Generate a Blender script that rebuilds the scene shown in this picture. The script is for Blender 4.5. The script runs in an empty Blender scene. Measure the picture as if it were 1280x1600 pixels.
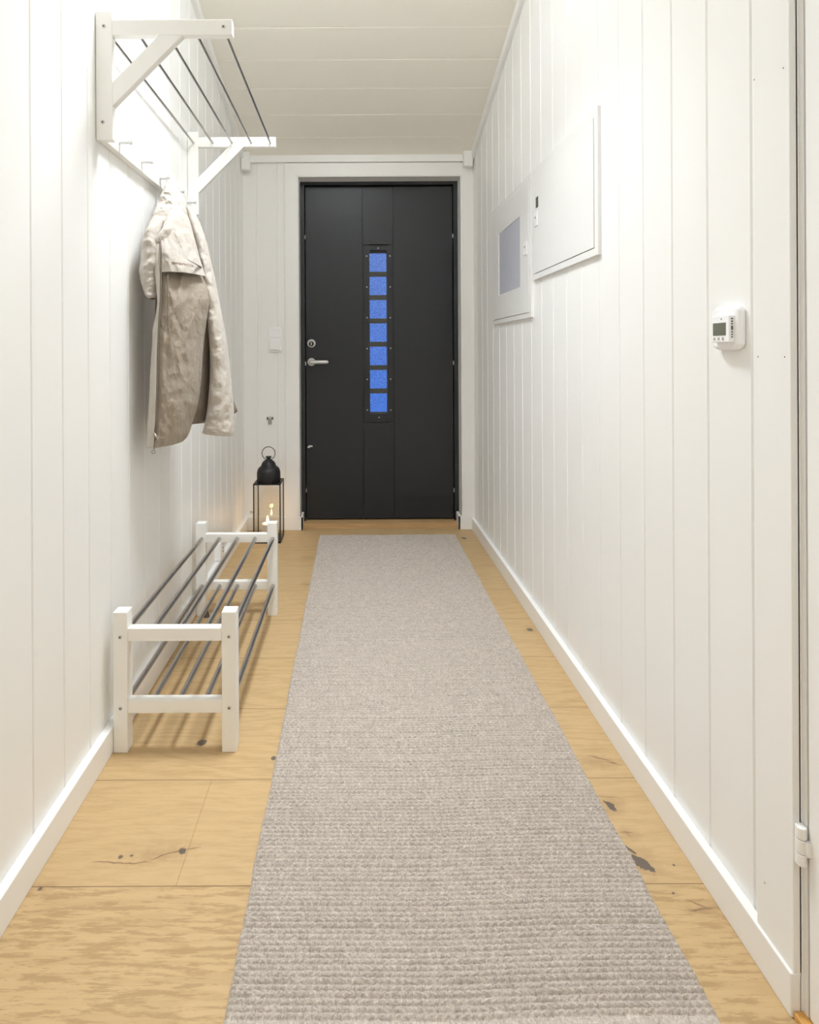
import bpy, bmesh, math, random
from mathutils import Vector, Matrix, noise
random.seed(4)
S = bpy.context.scene
COL = S.collection

# ------------------------------------------------------------ camera
cam_d = bpy.data.cameras.new('camera')
cam = bpy.data.objects.new('camera', cam_d); COL.objects.link(cam)
cam_d.sensor_fit = 'HORIZONTAL'; cam_d.sensor_width = 36.0
cam_d.lens = 36.0*880/1280
cam_d.shift_x = 84/1280; cam_d.shift_y = -250/1280
cam_d.clip_start = .02
cam.location = (0, 0, 1.06)
cam.rotation_euler = (math.pi/2, .005, 0)
S.camera = cam

# ------------------------------------------------------------ world (blue dusk sky)
w = bpy.data.worlds.new('dusk'); S.world = w; w.use_nodes = True
nt = w.node_tree; nt.nodes.clear()
wo = nt.nodes.new('ShaderNodeOutputWorld'); bg = nt.nodes.new('ShaderNodeBackground')
tc = nt.nodes.new('ShaderNodeTexCoord'); sp = nt.nodes.new('ShaderNodeSeparateXYZ'); cr = nt.nodes.new('ShaderNodeValToRGB')
mr = nt.nodes.new('ShaderNodeMapRange'); mr.inputs[1].default_value = -.15; mr.inputs[2].default_value = .25
nt.links.new(tc.outputs['Generated'], sp.inputs[0]); nt.links.new(sp.outputs[2], mr.inputs[0])
nt.links.new(mr.outputs[0], cr.inputs[0]); nt.links.new(cr.outputs[0], bg.inputs[0]); nt.links.new(bg.outputs[0], wo.inputs[0])
cr.color_ramp.elements[0].color = (.085, .25, .82, 1); cr.color_ramp.elements[1].color = (.20, .32, .72, 1)
bg.inputs[1].default_value = SKY_STRENGTH = 1.5

# ------------------------------------------------------------ exposure, lights
S.view_settings.view_transform = 'Standard'; S.view_settings.look = 'None'
S.view_settings.exposure = -0.05; S.view_settings.gamma = 1.0
S.view_settings.use_curve_mapping = False
S.cycles.max_bounces = 14; S.cycles.diffuse_bounces = 10
S.cycles.use_denoising = True
S.cycles.sample_clamp_indirect = 6

# opal dish lamp under the ceiling, plus an added unseen fill lamp at the rear (dishes built with the objects)
LAMP_A = (-.10, 1.64, 2.64); FILL_B = (.05, -.70, 2.62); DISH_R, DISH_H = .20, .06
POWER_A, POWER_B = 19.5, 8.0
DOWN_A, DOWN_B = 11.6, 2.6               # watts thrown downwards by the same lamps
SPREAD = 98          # emission of the opal glass
COLOR_A, COLOR_B = (.91, .955, 1), (.92, .96, 1)

# ------------------------------------------------------------ materials
def new_mat(name):
    m = bpy.data.materials.new(name); m.use_nodes = True
    return m, m.node_tree, m.node_tree.nodes['Principled BSDF']
def N(nt, t, **k):
    n = nt.nodes.new(t)
    for a, b in k.items(): setattr(n, a, b)
    return n
def val(nt, sock, v):
    if hasattr(v, 'links') or hasattr(v, 'is_linked'): nt.links.new(v, sock)
    else: sock.default_value = v
def M_(nt, op, a, b=0.0, c=None, clamp=False):
    n = N(nt, 'ShaderNodeMath', operation=op, use_clamp=clamp)
    val(nt, n.inputs[0], a); val(nt, n.inputs[1], b)
    if c is not None: val(nt, n.inputs[2], c)
    return n.outputs[0]
def mixc(nt, f, a, b):
    n = N(nt, 'ShaderNodeMix', data_type='RGBA')
    val(nt, n.inputs[0], f)
    for s, v in ((n.inputs[6], a), (n.inputs[7], b)):
        if isinstance(v, tuple): s.default_value = v if len(v) == 4 else v+(1,)
        else: nt.links.new(v, s)
    return n.outputs[2]
def noise_tex(nt, vec, scale, detail=3, rough=.5, sc=(1, 1, 1)):
    mp = N(nt, 'ShaderNodeMapping'); mp.inputs['Scale'].default_value = sc
    nt.links.new(vec, mp.inputs[0])
    n = N(nt, 'ShaderNodeTexNoise'); n.inputs['Scale'].default_value = scale
    n.inputs['Detail'].default_value = detail; n.inputs['Roughness'].default_value = rough
    nt.links.new(mp.outputs[0], n.inputs['Vector']); return n.outputs[0]
def bump(nt, bs, h, strength, dist):
    b = N(nt, 'ShaderNodeBump'); b.inputs['Strength'].default_value = strength; b.inputs['Distance'].default_value = dist
    nt.links.new(h, b.inputs['Height']); nt.links.new(b.outputs[0], bs.inputs['Normal']); return b
def simple(name, col, rough=.5, metal=0., var=.03, nscale=30, bstr=.0, bscale=300, spec=.5):
    m, nt, bs = new_mat(name)
    co = N(nt, 'ShaderNodeTexCoord').outputs['Object']
    n = noise_tex(nt, co, nscale)
    a = tuple(c*(1-var) for c in col); b = tuple(min(1, c*(1+var)) for c in col)
    nt.links.new(mixc(nt, n, a, b), bs.inputs['Base Color'])
    bs.inputs['Roughness'].default_value = rough; bs.inputs['Metallic'].default_value = metal
    bs.inputs['Specular IOR Level'].default_value = spec
    if bstr: bump(nt, bs, noise_tex(nt, co, bscale), bstr, .001)
    return m
MW = simple('painted_wall_boards', (.90, .90, .888), .42, var=.012, nscale=3, bstr=.08, bscale=120)
MC = simple('painted_ceiling_boards', (.93, .90, .82), .5, var=.012, nscale=3, bstr=.08, bscale=120)
MT = simple('painted_trim', (.90, .90, .89), .35, var=.012, nscale=8)
MF = simple('white_lacquered_wood', (.90, .895, .865), .38, var=.015, nscale=12, bstr=.05, bscale=90)
MP = simple('white_plastic', (.93, .935, .95), .3, var=.01)
MCAB = simple('white_cabinet_steel', (.85, .85, .84), .35, var=.01)
MROD = simple('brushed_steel_tube', (.52, .50, .48), .3, metal=1., var=.1, nscale=60)
MSCR = simple('screw_steel', (.62, .62, .60), .4, metal=.35)
MHND = simple('satin_chrome', (.72, .72, .72), .32, metal=.55)
MDK = simple('dark_recess', (.02, .02, .02), .6)
MD = simple('charcoal_painted_door', (.0165, .019, .0235), .36, var=.06, nscale=6, bstr=.15, bscale=160)
MDF = simple('charcoal_frame_paint', (.022, .025, .028), .4, var=.05)
MBLK = simple('black_lantern_metal', (.013, .013, .014), .45, var=.1)
MGREY = simple('dark_fitting_grey', (.10, .09, .08), .8)  # dark grey of the nail heads, keyholes and sight slot

# oak floor: wide boards across the hall, seams every .2783 m
FL, nt, bs = new_mat('oak_boards')
co = N(nt, 'ShaderNodeTexCoord').outputs['Object']
sx = N(nt, 'ShaderNodeSeparateXYZ'); nt.links.new(co, sx.inputs[0]); X, Y = sx.outputs[0], sx.outputs[1]
PW = .2783; PO = 1.1195
k = M_(nt, 'DIVIDE', M_(nt, 'SUBTRACT', Y, PO-10*PW), PW)
idx = M_(nt, 'FLOOR', k); fr = M_(nt, 'SUBTRACT', k, idx)
off = M_(nt, 'MULTIPLY', idx, 3.17)
cv = N(nt, 'ShaderNodeCombineXYZ'); nt.links.new(M_(nt, 'ADD', X, off), cv.inputs[0]); nt.links.new(Y, cv.inputs[1]); nt.links.new(off, cv.inputs[2])
V = cv.outputs[0]
# grain: long streaks along the board with softly distorted growth bands
warp = noise_tex(nt, V, 2.2, 2, .5, (.55, 2.2, 1))
warp2 = noise_tex(nt, V, 11.0, 3, .6, (.5, 3.0, 1))
band = M_(nt, 'ADD', M_(nt, 'MULTIPLY', Y, 62), M_(nt, 'ADD', M_(nt, 'MULTIPLY', warp, 22), M_(nt, 'MULTIPLY', warp2, 5)))
rings = M_(nt, 'POWER', M_(nt, 'MULTIPLY', M_(nt, 'ADD', M_(nt, 'SINE', M_(nt, 'MULTIPLY', band, 2.6)), 1.0), .5), 2.2)
patch = noise_tex(nt, V, 26, 6, .7, (.55, 4.6, 1))
pm = M_(nt, 'MULTIPLY', M_(nt, 'SUBTRACT', patch, .49), 12.0, clamp=True)
fine = noise_tex(nt, V, 90, 5, .7, (.10, 4.2, 1))
big = noise_tex(nt, V, 1.9, 2, .5, (.6, 1.4, 1))
wn = N(nt, 'ShaderNodeTexWhiteNoise', noise_dimensions='1D'); nt.links.new(idx, wn.inputs['W'])
near = M_(nt, 'COMPARE', idx, 9.0, .4)
contrast = M_(nt, 'MULTIPLY', rings, M_(nt, 'MULTIPLY_ADD', big, .5, .12))
c1 = mixc(nt, contrast, (.645, .455, .235), (.42, .275, .125))
c1 = mixc(nt, M_(nt, 'MULTIPLY', pm, M_(nt, 'MULTIPLY_ADD', near, .52, .26)), c1, (.34, .215, .09))
c2 = mixc(nt, M_(nt, 'MULTIPLY', fine, .62), c1, (.42, .285, .14))
c3 = mixc(nt, M_(nt, 'MULTIPLY', wn.outputs[0], .32), c2, (.58, .42, .235))
# knots and cracks
wob = noise_tex(nt, co, 55, 3, .6)
wob2 = noise_tex(nt, co, 16, 2, .5)
def blob(x, y, rx, ry, ang, amp=.7, soft=.25):
    dx = M_(nt, 'SUBTRACT', X, x); dy = M_(nt, 'SUBTRACT', Y, y)
    ca, sa = math.cos(ang), math.sin(ang)
    u = M_(nt, 'DIVIDE', M_(nt, 'ADD', M_(nt, 'MULTIPLY', dx, ca), M_(nt, 'MULTIPLY', dy, sa)), rx)
    v_ = M_(nt, 'DIVIDE', M_(nt, 'ADD', M_(nt, 'MULTIPLY', dx, -sa), M_(nt, 'MULTIPLY', dy, ca)), ry)
    d = M_(nt, 'SQRT', M_(nt, 'ADD', M_(nt, 'MULTIPLY', u, u), M_(nt, 'MULTIPLY', v_, v_)))
    d = M_(nt, 'ADD', d, M_(nt, 'MULTIPLY', M_(nt, 'SUBTRACT', wob, .5), amp*2.6))
    return M_(nt, 'DIVIDE', M_(nt, 'SUBTRACT', 1.0, d), soft, clamp=True)
def union(l):
    r = l[0]
    for q in l[1:]: r = M_(nt, 'MAXIMUM', r, q)
    return r
def crack(x0, y0, x1, y1, wd, wig=.03):
    L = math.hypot(x1-x0, y1-y0); a = math.atan2(y1-y0, x1-x0); ca, sa = math.cos(a), math.sin(a)
    dx = M_(nt, 'SUBTRACT', X, (x0+x1)/2); dy = M_(nt, 'SUBTRACT', Y, (y0+y1)/2)
    u = M_(nt, 'ADD', M_(nt, 'MULTIPLY', dx, ca), M_(nt, 'MULTIPLY', dy, sa))
    v_ = M_(nt, 'ADD', M_(nt, 'MULTIPLY', dx, -sa), M_(nt, 'MULTIPLY', dy, ca))
    v_ = M_(nt, 'ADD', v_, M_(nt, 'MULTIPLY', M_(nt, 'SUBTRACT', wob2, .5), wig))
    v_ = M_(nt, 'ADD', v_, M_(nt, 'MULTIPLY', M_(nt, 'SUBTRACT', wob, .5), wig*.25))
    inside = M_(nt, 'MULTIPLY', M_(nt, 'SUBTRACT', L/2, M_(nt, 'ABSOLUTE', u)), 60, clamp=True)
    line = M_(nt, 'DIVIDE', M_(nt, 'SUBTRACT', wd, M_(nt, 'ABSOLUTE', v_)), wd*.9, clamp=True)
    return M_(nt, 'MULTIPLY', inside, line)
halo = union([blob(.588, 1.17, .05, .05, .9, .5, .8), blob(.59, 1.31, .05, .035, .4, .5, .8), blob(.592, 1.235, .04, .025, .2, .5, .9), blob(-.42, 1.19, .09, .03, .1, .6, .9),
              blob(.655, 1.068, .05, .02, .2, .5, .9), blob(.61, 1.455, .07, .03, -.1, .5, .9), blob(.657, 2.14, .04, .04, 0, .5, .9), blob(.61, 3.196, .03, .04, 0, .5, .9), blob(-.2275, 2.57, .05, .04, 0, .5, .9),
              blob(-.63, 1.12, .04, .02, 0, .5, .9), blob(-.25, 2.90, .06, .05, 0, .5, .9)])
knots = union([blob(.588, 1.163, .024, .013, -1.05, .8, .12), blob(.578, 1.195, .018, .004, -.9, .5, .3), blob(.588, 1.312, .016, .008, -1.1, .8, .12), blob(-.424, 1.531, .015, .012, .3, .5, .2),
               blob(-.219, 1.471, .009, .009, 0, .5, .3), blob(.657, 2.143, .016, .014, 0, .5, .5), blob(.61, 3.197, .012, .024, .2, .5, .3), blob(-.374, 1.198, .008, .012, .8, .8, .4), blob(-.63, 1.115, .006, .006, 0, .5, .4),
               blob(-.5, 1.185, .006, .005, 0, .5, .5), blob(-.478, 1.188, .005, .004, 0, .5, .5), blob(.615, 1.10, .003, .003, 0, .2, .4), blob(.65, 1.16, .003, .003, 0, .2, .4)])
cracks = union([crack(-.56, 1.175, -.43, 1.172, .0022, .02), crack(-.44, 1.175, -.365, 1.205, .0028, .025), crack(-.375, 1.203, -.335, 1.21, .0022, .015), crack(-.39, 1.19, -.37, 1.215, .002, .01),
                crack(.60, 1.478, .66, 1.455, .0026, .02), crack(.64, 1.455, .675, 1.44, .004, .015), crack(.57, 1.238, .61, 1.243, .002, .02), crack(.585, 1.245, .60, 1.225, .003, .02), crack(.56, 1.34, .62, 1.337, .0016, .02),
                crack(.62, 1.064, .68, 1.074, .0026, .02), crack(.63, 1.088, .672, 1.068, .0026, .015), crack(-.26, 2.58, -.2, 2.565, .003, .02)])
c4 = mixc(nt, M_(nt, 'MULTIPLY', halo, .45), c3, (.36, .23, .12))
c5 = mixc(nt, M_(nt, 'MULTIPLY', knots, .9), c4, (.11, .095, .085))
c6 = mixc(nt, M_(nt, 'MULTIPLY', cracks, .8), c5, (.16, .095, .055))
# seams
e = M_(nt, 'MULTIPLY', M_(nt, 'MINIMUM', fr, M_(nt, 'SUBTRACT', 1.0, fr)), PW)
seam = M_(nt, 'LESS_THAN', e, .0009)
# butt joint in the board between Y 1.12 and 1.40, one more far away
dj = M_(nt, 'LESS_THAN', M_(nt, 'ABSOLUTE', M_(nt, 'SUBTRACT', X, -.363)), .0008)
ij = M_(nt, 'COMPARE', idx, 10.0, .4)
joint = M_(nt, 'MULTIPLY', dj, ij)
c7 = mixc(nt, M_(nt, 'MULTIPLY', M_(nt, 'MAXIMUM', seam, M_(nt, 'MULTIPLY', joint, .5)), .75), c6, (.09, .055, .03))
nt.links.new(c7, bs.inputs['Base Color']); bs.inputs['Roughness'].default_value = .48; bs.inputs['Specular IOR Level'].default_value = .35
hgt = M_(nt, 'SUBTRACT', M_(nt, 'MULTIPLY', fine, .3), M_(nt, 'ADD', seam, knots))
bump(nt, bs, hgt, .25, .001)

def oak(name, a, b):
    m, nt, bs = new_mat(name)
    co = N(nt, 'ShaderNodeTexCoord').outputs['Object']
    n = noise_tex(nt, co, 30, 4, .6, (.2, 3, 3))
    nt.links.new(mixc(nt, n, a, b), bs.inputs['Base Color']); bs.inputs['Roughness'].default_value = .45
    return m
MOAK = oak('oak_threshold', (.62, .41, .20), (.42, .26, .12))
MPINE = oak('amber_threshold', (.75, .42, .12), (.5, .25, .06))

# wool
def wool(name, a, b):
    m, nt, bs = new_mat(name)
    co = N(nt, 'ShaderNodeTexCoord').outputs['Object']
    n1 = noise_tex(nt, co, 330, 3, .75, (1, .6, 1)); n2 = noise_tex(nt, co, 60, 3, .6)
    f = M_(nt, 'ADD', M_(nt, 'MULTIPLY', n1, .75), M_(nt, 'MULTIPLY', n2, .25))
    cr = N(nt, 'ShaderNodeValToRGB'); nt.links.new(f, cr.inputs[0])
    cr.color_ramp.elements[0].position = .3; cr.color_ramp.elements[0].color = a+(1,)
    cr.color_ramp.elements[1].position = .7; cr.color_ramp.elements[1].color = b+(1,)
    nt.links.new(cr.outputs[0], bs.inputs['Base Color']); bs.inputs['Roughness'].default_value = .95
    bs.inputs['Specular IOR Level'].default_value = .1
    bs.inputs['Sheen Weight'].default_value = .15
    bump(nt, bs, n1, .5, .0012); return m
MWOOL = wool('heather_grey_wool', (.29, .255, .22), (.73, .655, .585))

def fabric(name, col, dark=.85, bscale=45):
    m, nt, bs = new_mat(name)
    co = N(nt, 'ShaderNodeTexCoord').outputs['Object']
    n = noise_tex(nt, co, bscale, 5, .62, (1, 1, .7)); n2 = noise_tex(nt, co, 900, 2, .5)
    nt.links.new(mixc(nt, n, tuple(c*dark for c in col), tuple(min(1, c*1.06) for c in col)), bs.inputs['Base Color'])
    bs.inputs['Roughness'].default_value = .7; bs.inputs['Sheen Weight'].default_value = .2
    h = M_(nt, 'ADD', n, M_(nt, 'MULTIPLY', n2, .04))
    bump(nt, bs, h, .55, .012); return m
MCREAM = fabric('cream_cotton', (.53, .485, .43), .93, 34)
MTAUPE = fabric('taupe_cotton', (.335, .28, .22), .9, 38)
MLINING = fabric('dark_taupe_lining', (.20, .155, .115), .9)
MZIP = simple('zip_teeth', (.17, .14, .11), .5, var=.3, nscale=500)
MPULL = simple('antique_zip_metal', (.28, .24, .19), .4, metal=.5)
MTHREAD = simple('brown_thread', (.24, .18, .14), .8)

# glass
def glass(name, col=(1, 1, 1), rough=0., ior=1.45):
    m, nt, bs = new_mat(name)
    bs.inputs['Base Color'].default_value = col+(1,); bs.inputs['Roughness'].default_value = rough
    bs.inputs['Transmission Weight'].default_value = 1.0; bs.inputs['IOR'].default_value = ior
    return m
# thin pane: clear with a faint reflection
MPANE, nt, bs = new_mat('clear_pane')
tr = N(nt, 'ShaderNodeBsdfTransparent'); gl = N(nt, 'ShaderNodeBsdfGlossy'); gl.inputs['Roughness'].default_value = .03
mx = N(nt, 'ShaderNodeMixShader'); fz = N(nt, 'ShaderNodeLayerWeight'); fz.inputs[0].default_value = .5
sm = noise_tex(nt, N(nt, 'ShaderNodeTexCoord').outputs['Object'], 14)
tint = mixc(nt, sm, (.975, .975, .97), (.995, .995, .99)); nt.links.new(tint, tr.inputs[0])
nt.links.new(M_(nt, 'MULTIPLY_ADD', M_(nt, 'POWER', fz.outputs[1], 4.0), .45, .025), mx.inputs[0])
nt.links.new(tr.outputs[0], mx.inputs[1]); nt.links.new(gl.outputs[0], mx.inputs[2])
nt.links.new(mx.outputs[0], nt.nodes['Material Output'].inputs[0])

# rippled door glass with seven clear fields between dark bars
DG, nt, bs = new_mat('rippled_door_glass')
co = N(nt, 'ShaderNodeTexCoord').outputs['Object']
sx = N(nt, 'ShaderNodeSeparateXYZ'); nt.links.new(co, sx.inputs[0]); GX, GZ = sx.outputs[0], sx.outputs[2]
P = .1453; kk = M_(nt, 'DIVIDE', M_(nt, 'SUBTRACT', 1.6735, GZ), P)
ff = M_(nt, 'FRACT', kk)
inz = M_(nt, 'LESS_THAN', ff, .79)
inx = M_(nt, 'LESS_THAN', M_(nt, 'ABSOLUTE', M_(nt, 'SUBTRACT', GX, .1405)), .0525)
inr = M_(nt, 'MULTIPLY', M_(nt, 'GREATER_THAN', kk, 0.0), M_(nt, 'LESS_THAN', kk, 6.8))
clear = M_(nt, 'MULTIPLY', M_(nt, 'MULTIPLY', inz, inx), inr)
rn = noise_tex(nt, co, 230, 2, .6, (1, 1, .8)); ripple = M_(nt, 'MULTIPLY', M_(nt, 'SUBTRACT', rn, .34), 3.2, clamp=True)
tb = N(nt, 'ShaderNodeBsdfTransparent')
nt.links.new(mixc(nt, ripple, (.50, .53, .62), (1.0, 1.0, 1.0)), tb.inputs[0])
rf = N(nt, 'ShaderNodeBsdfGlossy'); rf.inputs['Roughness'].default_value = .3; rf.inputs[0].default_value = (.5, .5, .5, 1)
bb = N(nt, 'ShaderNodeBump'); bb.inputs['Strength'].default_value = .9; bb.inputs['Distance'].default_value = .004
nt.links.new(ripple, bb.inputs['Height']); nt.links.new(bb.outputs[0], rf.inputs['Normal'])
m1 = N(nt, 'ShaderNodeMixShader'); m1.inputs[0].default_value = .08
nt.links.new(tb.outputs[0], m1.inputs[1]); nt.links.new(rf.outputs[0], m1.inputs[2])
nt.links.new(mixc(nt, noise_tex(nt, co, 420, 2, .6), (.02, .024, .022), (.30, .30, .25)), bs.inputs['Base Color']); bs.inputs['Roughness'].default_value = .3
nt.links.new(bb.outputs[0], bs.inputs['Normal'])
m2 = N(nt, 'ShaderNodeMixShader'); nt.links.new(clear, m2.inputs[0]); nt.links.new(bs.outputs[0], m2.inputs[1]); nt.links.new(m1.outputs[0], m2.inputs[2])
nt.links.new(m2.outputs[0], nt.nodes['Material Output'].inputs[0])

def emis(name, col, s):
    m, nt, bs = new_mat(name)
    bs.inputs['Base Color'].default_value = col+(1,); bs.inputs['Emission Color'].default_value = col+(1,); bs.inputs['Emission Strength'].default_value = s
    return m

# ------------------------------------------------------------ mesh helpers
def bx(bm, x0, x1, y0, y1, z0, z1):
    v = [bm.verts.new(p) for p in ((x0, y0, z0), (x1, y0, z0), (x1, y1, z0), (x0, y1, z0), (x0, y0, z1), (x1, y0, z1), (x1, y1, z1), (x0, y1, z1))]
    for f in ((0, 3, 2, 1), (4, 5, 6, 7), (0, 1, 5, 4), (1, 2, 6, 5), (2, 3, 7, 6), (3, 0, 4, 7)): bm.faces.new([v[i] for i in f])
def hexa(bm, pts):
    v = [bm.verts.new(p) for p in pts]
    for f in ((0, 3, 2, 1), (4, 5, 6, 7), (0, 1, 5, 4), (1, 2, 6, 5), (2, 3, 7, 6), (3, 0, 4, 7)): bm.faces.new([v[i] for i in f])
def tube(bm, pts, r, seg=14, cap=True):
    """round tube through pts; r a number or one per point"""
    rings = []; n = len(pts); pts = [Vector(p) for p in pts]
    up = None
    for i, p in enumerate(pts):
        t = (pts[min(i+1, n-1)]-pts[max(i-1, 0)]).normalized()
        if up is None: up = Vector((0, 0, 1)) if abs(t.z) < .9 else Vector((1, 0, 0))
        a = t.cross(up).normalized(); b = t.cross(a).normalized(); up = -b if False else up
        rr = r[i] if isinstance(r, (list, tuple)) else r
        rings.append([bm.verts.new(p+(a*math.cos(q)+b*math.sin(q))*rr) for q in [2*math.pi*j/seg for j in range(seg)]])
    for i in range(n-1):
        for j in range(seg):
            bm.faces.new((rings[i][j], rings[i][(j+1) % seg], rings[i+1][(j+1) % seg], rings[i+1][j]))
    if cap: bm.faces.new(rings[0][::-1]); bm.faces.new(rings[-1])
def ring(bm, c, R, r, axis='y', seg=40, s2=10):
    vs = []
    for i in range(seg):
        a = 2*math.pi*i/seg; row = []
        for j in range(s2):
            b = 2*math.pi*j/s2; q = R+r*math.cos(b); h = r*math.sin(b)
            p = (q*math.cos(a), h, q*math.sin(a)) if axis == 'y' else ((h, q*math.cos(a), q*math.sin(a)) if axis == 'x' else (q*math.cos(a), q*math.sin(a), h))
            row.append(bm.verts.new((c[0]+p[0], c[1]+p[1], c[2]+p[2])))
        vs.append(row)
    for i in range(seg):
        for j in range(s2):
            bm.faces.new((vs[i][j], vs[(i+1) % seg][j], vs[(i+1) % seg][(j+1) % s2], vs[i][(j+1) % s2]))
def lathe(bm, prof, c, seg=40):
    rows = []
    for r, z in prof:
        if r < 1e-6: rows.append([bm.verts.new((c[0], c[1], c[2]+z))])
        else: rows.append([bm.verts.new((c[0]+r*math.cos(2*math.pi*j/seg), c[1]+r*math.sin(2*math.pi*j/seg), c[2]+z)) for j in range(seg)])
    for a, b in zip(rows, rows[1:]):
        for j in range(seg):
            k = (j+1) % seg
            if len(a) == 1 and len(b) > 1: bm.faces.new((a[0], b[k], b[j]))
            elif len(b) == 1 and len(a) > 1: bm.faces.new((a[j], a[k], b[0]))
            elif len(a) > 1: bm.faces.new((a[j], a[k], b[k], b[j]))
def extrude(bm, poly, y0, y1, plane='xz'):
    """solid from a 2D outline (x,z), thickness y0..y1"""
    f = (lambda p, t: (p[0], t, p[1])) if plane == 'xz' else ((lambda p, t: (t, p[0], p[1])) if plane == 'yz' else (lambda p, t: (p[0], p[1], t)))
    a = [bm.verts.new(f(p, y0)) for p in poly]; b = [bm.verts.new(f(p, y1)) for p in poly]
    n = len(poly); bm.faces.new(a); bm.faces.new(b[::-1])
    for i in range(n): bm.faces.new((a[i], b[i], b[(i+1) % n], a[(i+1) % n]))
def obj(name, bm, mat, parent=None, bevel=0., smooth=False, seg=2):
    bmesh.ops.recalc_face_normals(bm, faces=bm.faces)
    me = bpy.data.meshes.new(name); bm.to_mesh(me); bm.free()
    me.materials.append(mat)
    o = bpy.data.objects.new(name, me); COL.objects.link(o)
    if smooth:
        for p in me.polygons: p.use_smooth = True
    if smooth == 'auto':
        md = None
    if bevel:
        md = o.modifiers.new('bevel', 'BEVEL'); md.width = bevel; md.segments = seg; md.limit_method = 'ANGLE'; md.angle_limit = math.radians(40)
    if parent is not None:
        o.parent = parent; o.matrix_parent_inverse = Matrix.Translation(-parent.location)
    return o
def auto(o, ang=35):
    me = o.data
    me.polygons.foreach_set('use_smooth', [True]*len(me.polygons))
    bm = bmesh.new(); bm.from_mesh(me)
    for e in bm.edges:
        if len(e.link_faces) == 2 and e.calc_face_angle(0) > math.radians(ang): e.smooth = False
    bm.to_mesh(me); bm.free(); return o
def B(name, mat, boxes, parent=None, bevel=0.):
    bm = bmesh.new()
    for b in boxes: bx(bm, *b)
    return obj(name, bm, mat, parent, bevel)
def thing(name, label, cat, loc, group=None):
    o = bpy.data.objects.new(name, None); COL.objects.link(o); o.location = loc; o.empty_display_size = .05
    return tag(o, label, cat, group)
def tag(o, label, cat, group=None):
    o['label'] = label; o['category'] = cat
    if group: o['group'] = group
    return o
def struct(o, label=None):
    o['kind'] = 'structure'
    if label: o['label'] = label
    return o

# ============================================================ THE SETTING
XL, XR, YF, YB = -.67, .703, 3.365, -1.6
HF, SL = 2.231, .312                        # ceiling height at the far wall, slope
YFLAT = .55
def cz(y): return HF+SL*(YF-.025-max(y, YFLAT))
# floor
bm = bmesh.new(); bx(bm, -.9, 1.0, YB-.1, 3.62, -.05, 0); struct(obj('floor', bm, FL), 'wide oak boards laid across the hall with dark knots')

def vprofile(a, b, grooves, x, d, side):
    """list of (y, x) with V grooves going away from the room by d"""
    pts = [(a, x)]
    for g in sorted(grooves):
        if a+.01 < g < b-.01:
            pts += [(g-.0035, x), (g-.0012, x+side*d), (g+.0012, x+side*d), (g+.0035, x)]
    pts.append((b, x)); return pts
def sheet(bm, prof, z0f, z1f, swap=False):
    lo = []; hi = []
    for a, x in prof:
        p0 = (x, a) if not swap else (a, x)
        lo.append(bm.verts.new((p0[0], p0[1], z0f(a)))); hi.append(bm.verts.new((p0[0], p0[1], z1f(a))))
    for i in range(len(prof)-1): bm.faces.new((lo[i], lo[i+1], hi[i+1], hi[i]))
gl_ = [1.1621+.12455*k for k in range(-22, 18)]
bm = bmesh.new()
pr = vprofile(YB, YF+.05, gl_, XL, .0035, -1)
sheet(bm, pr, lambda a: -.02, lambda a: cz(a)+.03)
struct(obj('wall_left', bm, MW), 'white wall of vertical tongue-and-groove boards behind shoe bench and hat rack')
gr_ = [.9987+.1252*k for k in range(-20, 19)]
bm = bmesh.new()
sheet(bm, vprofile(.895, YF+.05, gr_, XR, .0035, 1), lambda a: -.02, lambda a: cz(a)+.03)
sheet(bm, [(-.01, XR), (.895, XR)], lambda a: 2.12, lambda a: cz(a)+.03)
sheet(bm, vprofile(YB, -.01, gr_, XR, .0035, 1), lambda a: -.02, lambda a: cz(a)+.03)
struct(obj('wall_right', bm, MW), 'white wall of vertical boards carrying cabinets and thermostat')
bm = bmesh.new()
bx(bm, XL-.05, XR+.15, YB-.05, YB, -.02, 3.3); struct(obj('wall_back', bm, MW))
# far wall with door opening
OX0, OX1, OZ = -.3365, .628, 2.104
bm = bmesh.new()
def fs(a, b, z0, z1, gs):
    sheet(bm, [(p, q) for p, q in vprofile(a, b, gs, YF, .0035, 1)], lambda t: z0, lambda t: z1, True)
fs(XL-.04, OX0-.02, -.02, 2.3, [-.589, -.4677])
fs(OX0-.02, OX1+.02, OZ+.01, 2.3, [])
fs(OX1+.02, XR+.04, -.02, 2.3, [])
struct(obj('wall_far', bm, MW), 'narrow white boarded end wall around the dark front door')
# ceiling with seams across
bm = bmesh.new()
A = 880*(1.171+SL*3.34)
seams = [A/(550-y+880*SL) for y in (42.4, 93, 138, 179, 214.5)]
st = (seams[4]-seams[0])/4
ys = sorted(seams+[seams[0]-st*k for k in range(1, 12)])
prof = [YFLAT]
for s in ys:
    if s > YFLAT+.02: prof += [s-.004, s-.0015, s+.0015, s+.004]
prof.append(YF+.04)
rows = []
for i, y in enumerate(prof):
    g = (i-1) % 4 in (1, 2) and 0 < i < len(prof)-1
    z = HF+SL*(YF-.025-y)+(.004 if g else 0)
    rows.append((bm.verts.new((XL-.04, y, z)), bm.verts.new((XR+.06, y, z))))
for a, b in zip(rows, rows[1:]): bm.faces.new((a[0], a[1], b[1], b[0]))
zt = cz(0); a = bm.verts.new((XL-.04, YB-.04, zt)); b = bm.verts.new((XR+.06, YB-.04, zt))
bm.faces.new((a, b, rows[0][1], rows[0][0]))
struct(obj('ceiling', bm, MC), 'sloping ceiling of wide painted boards laid across the hall')
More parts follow.
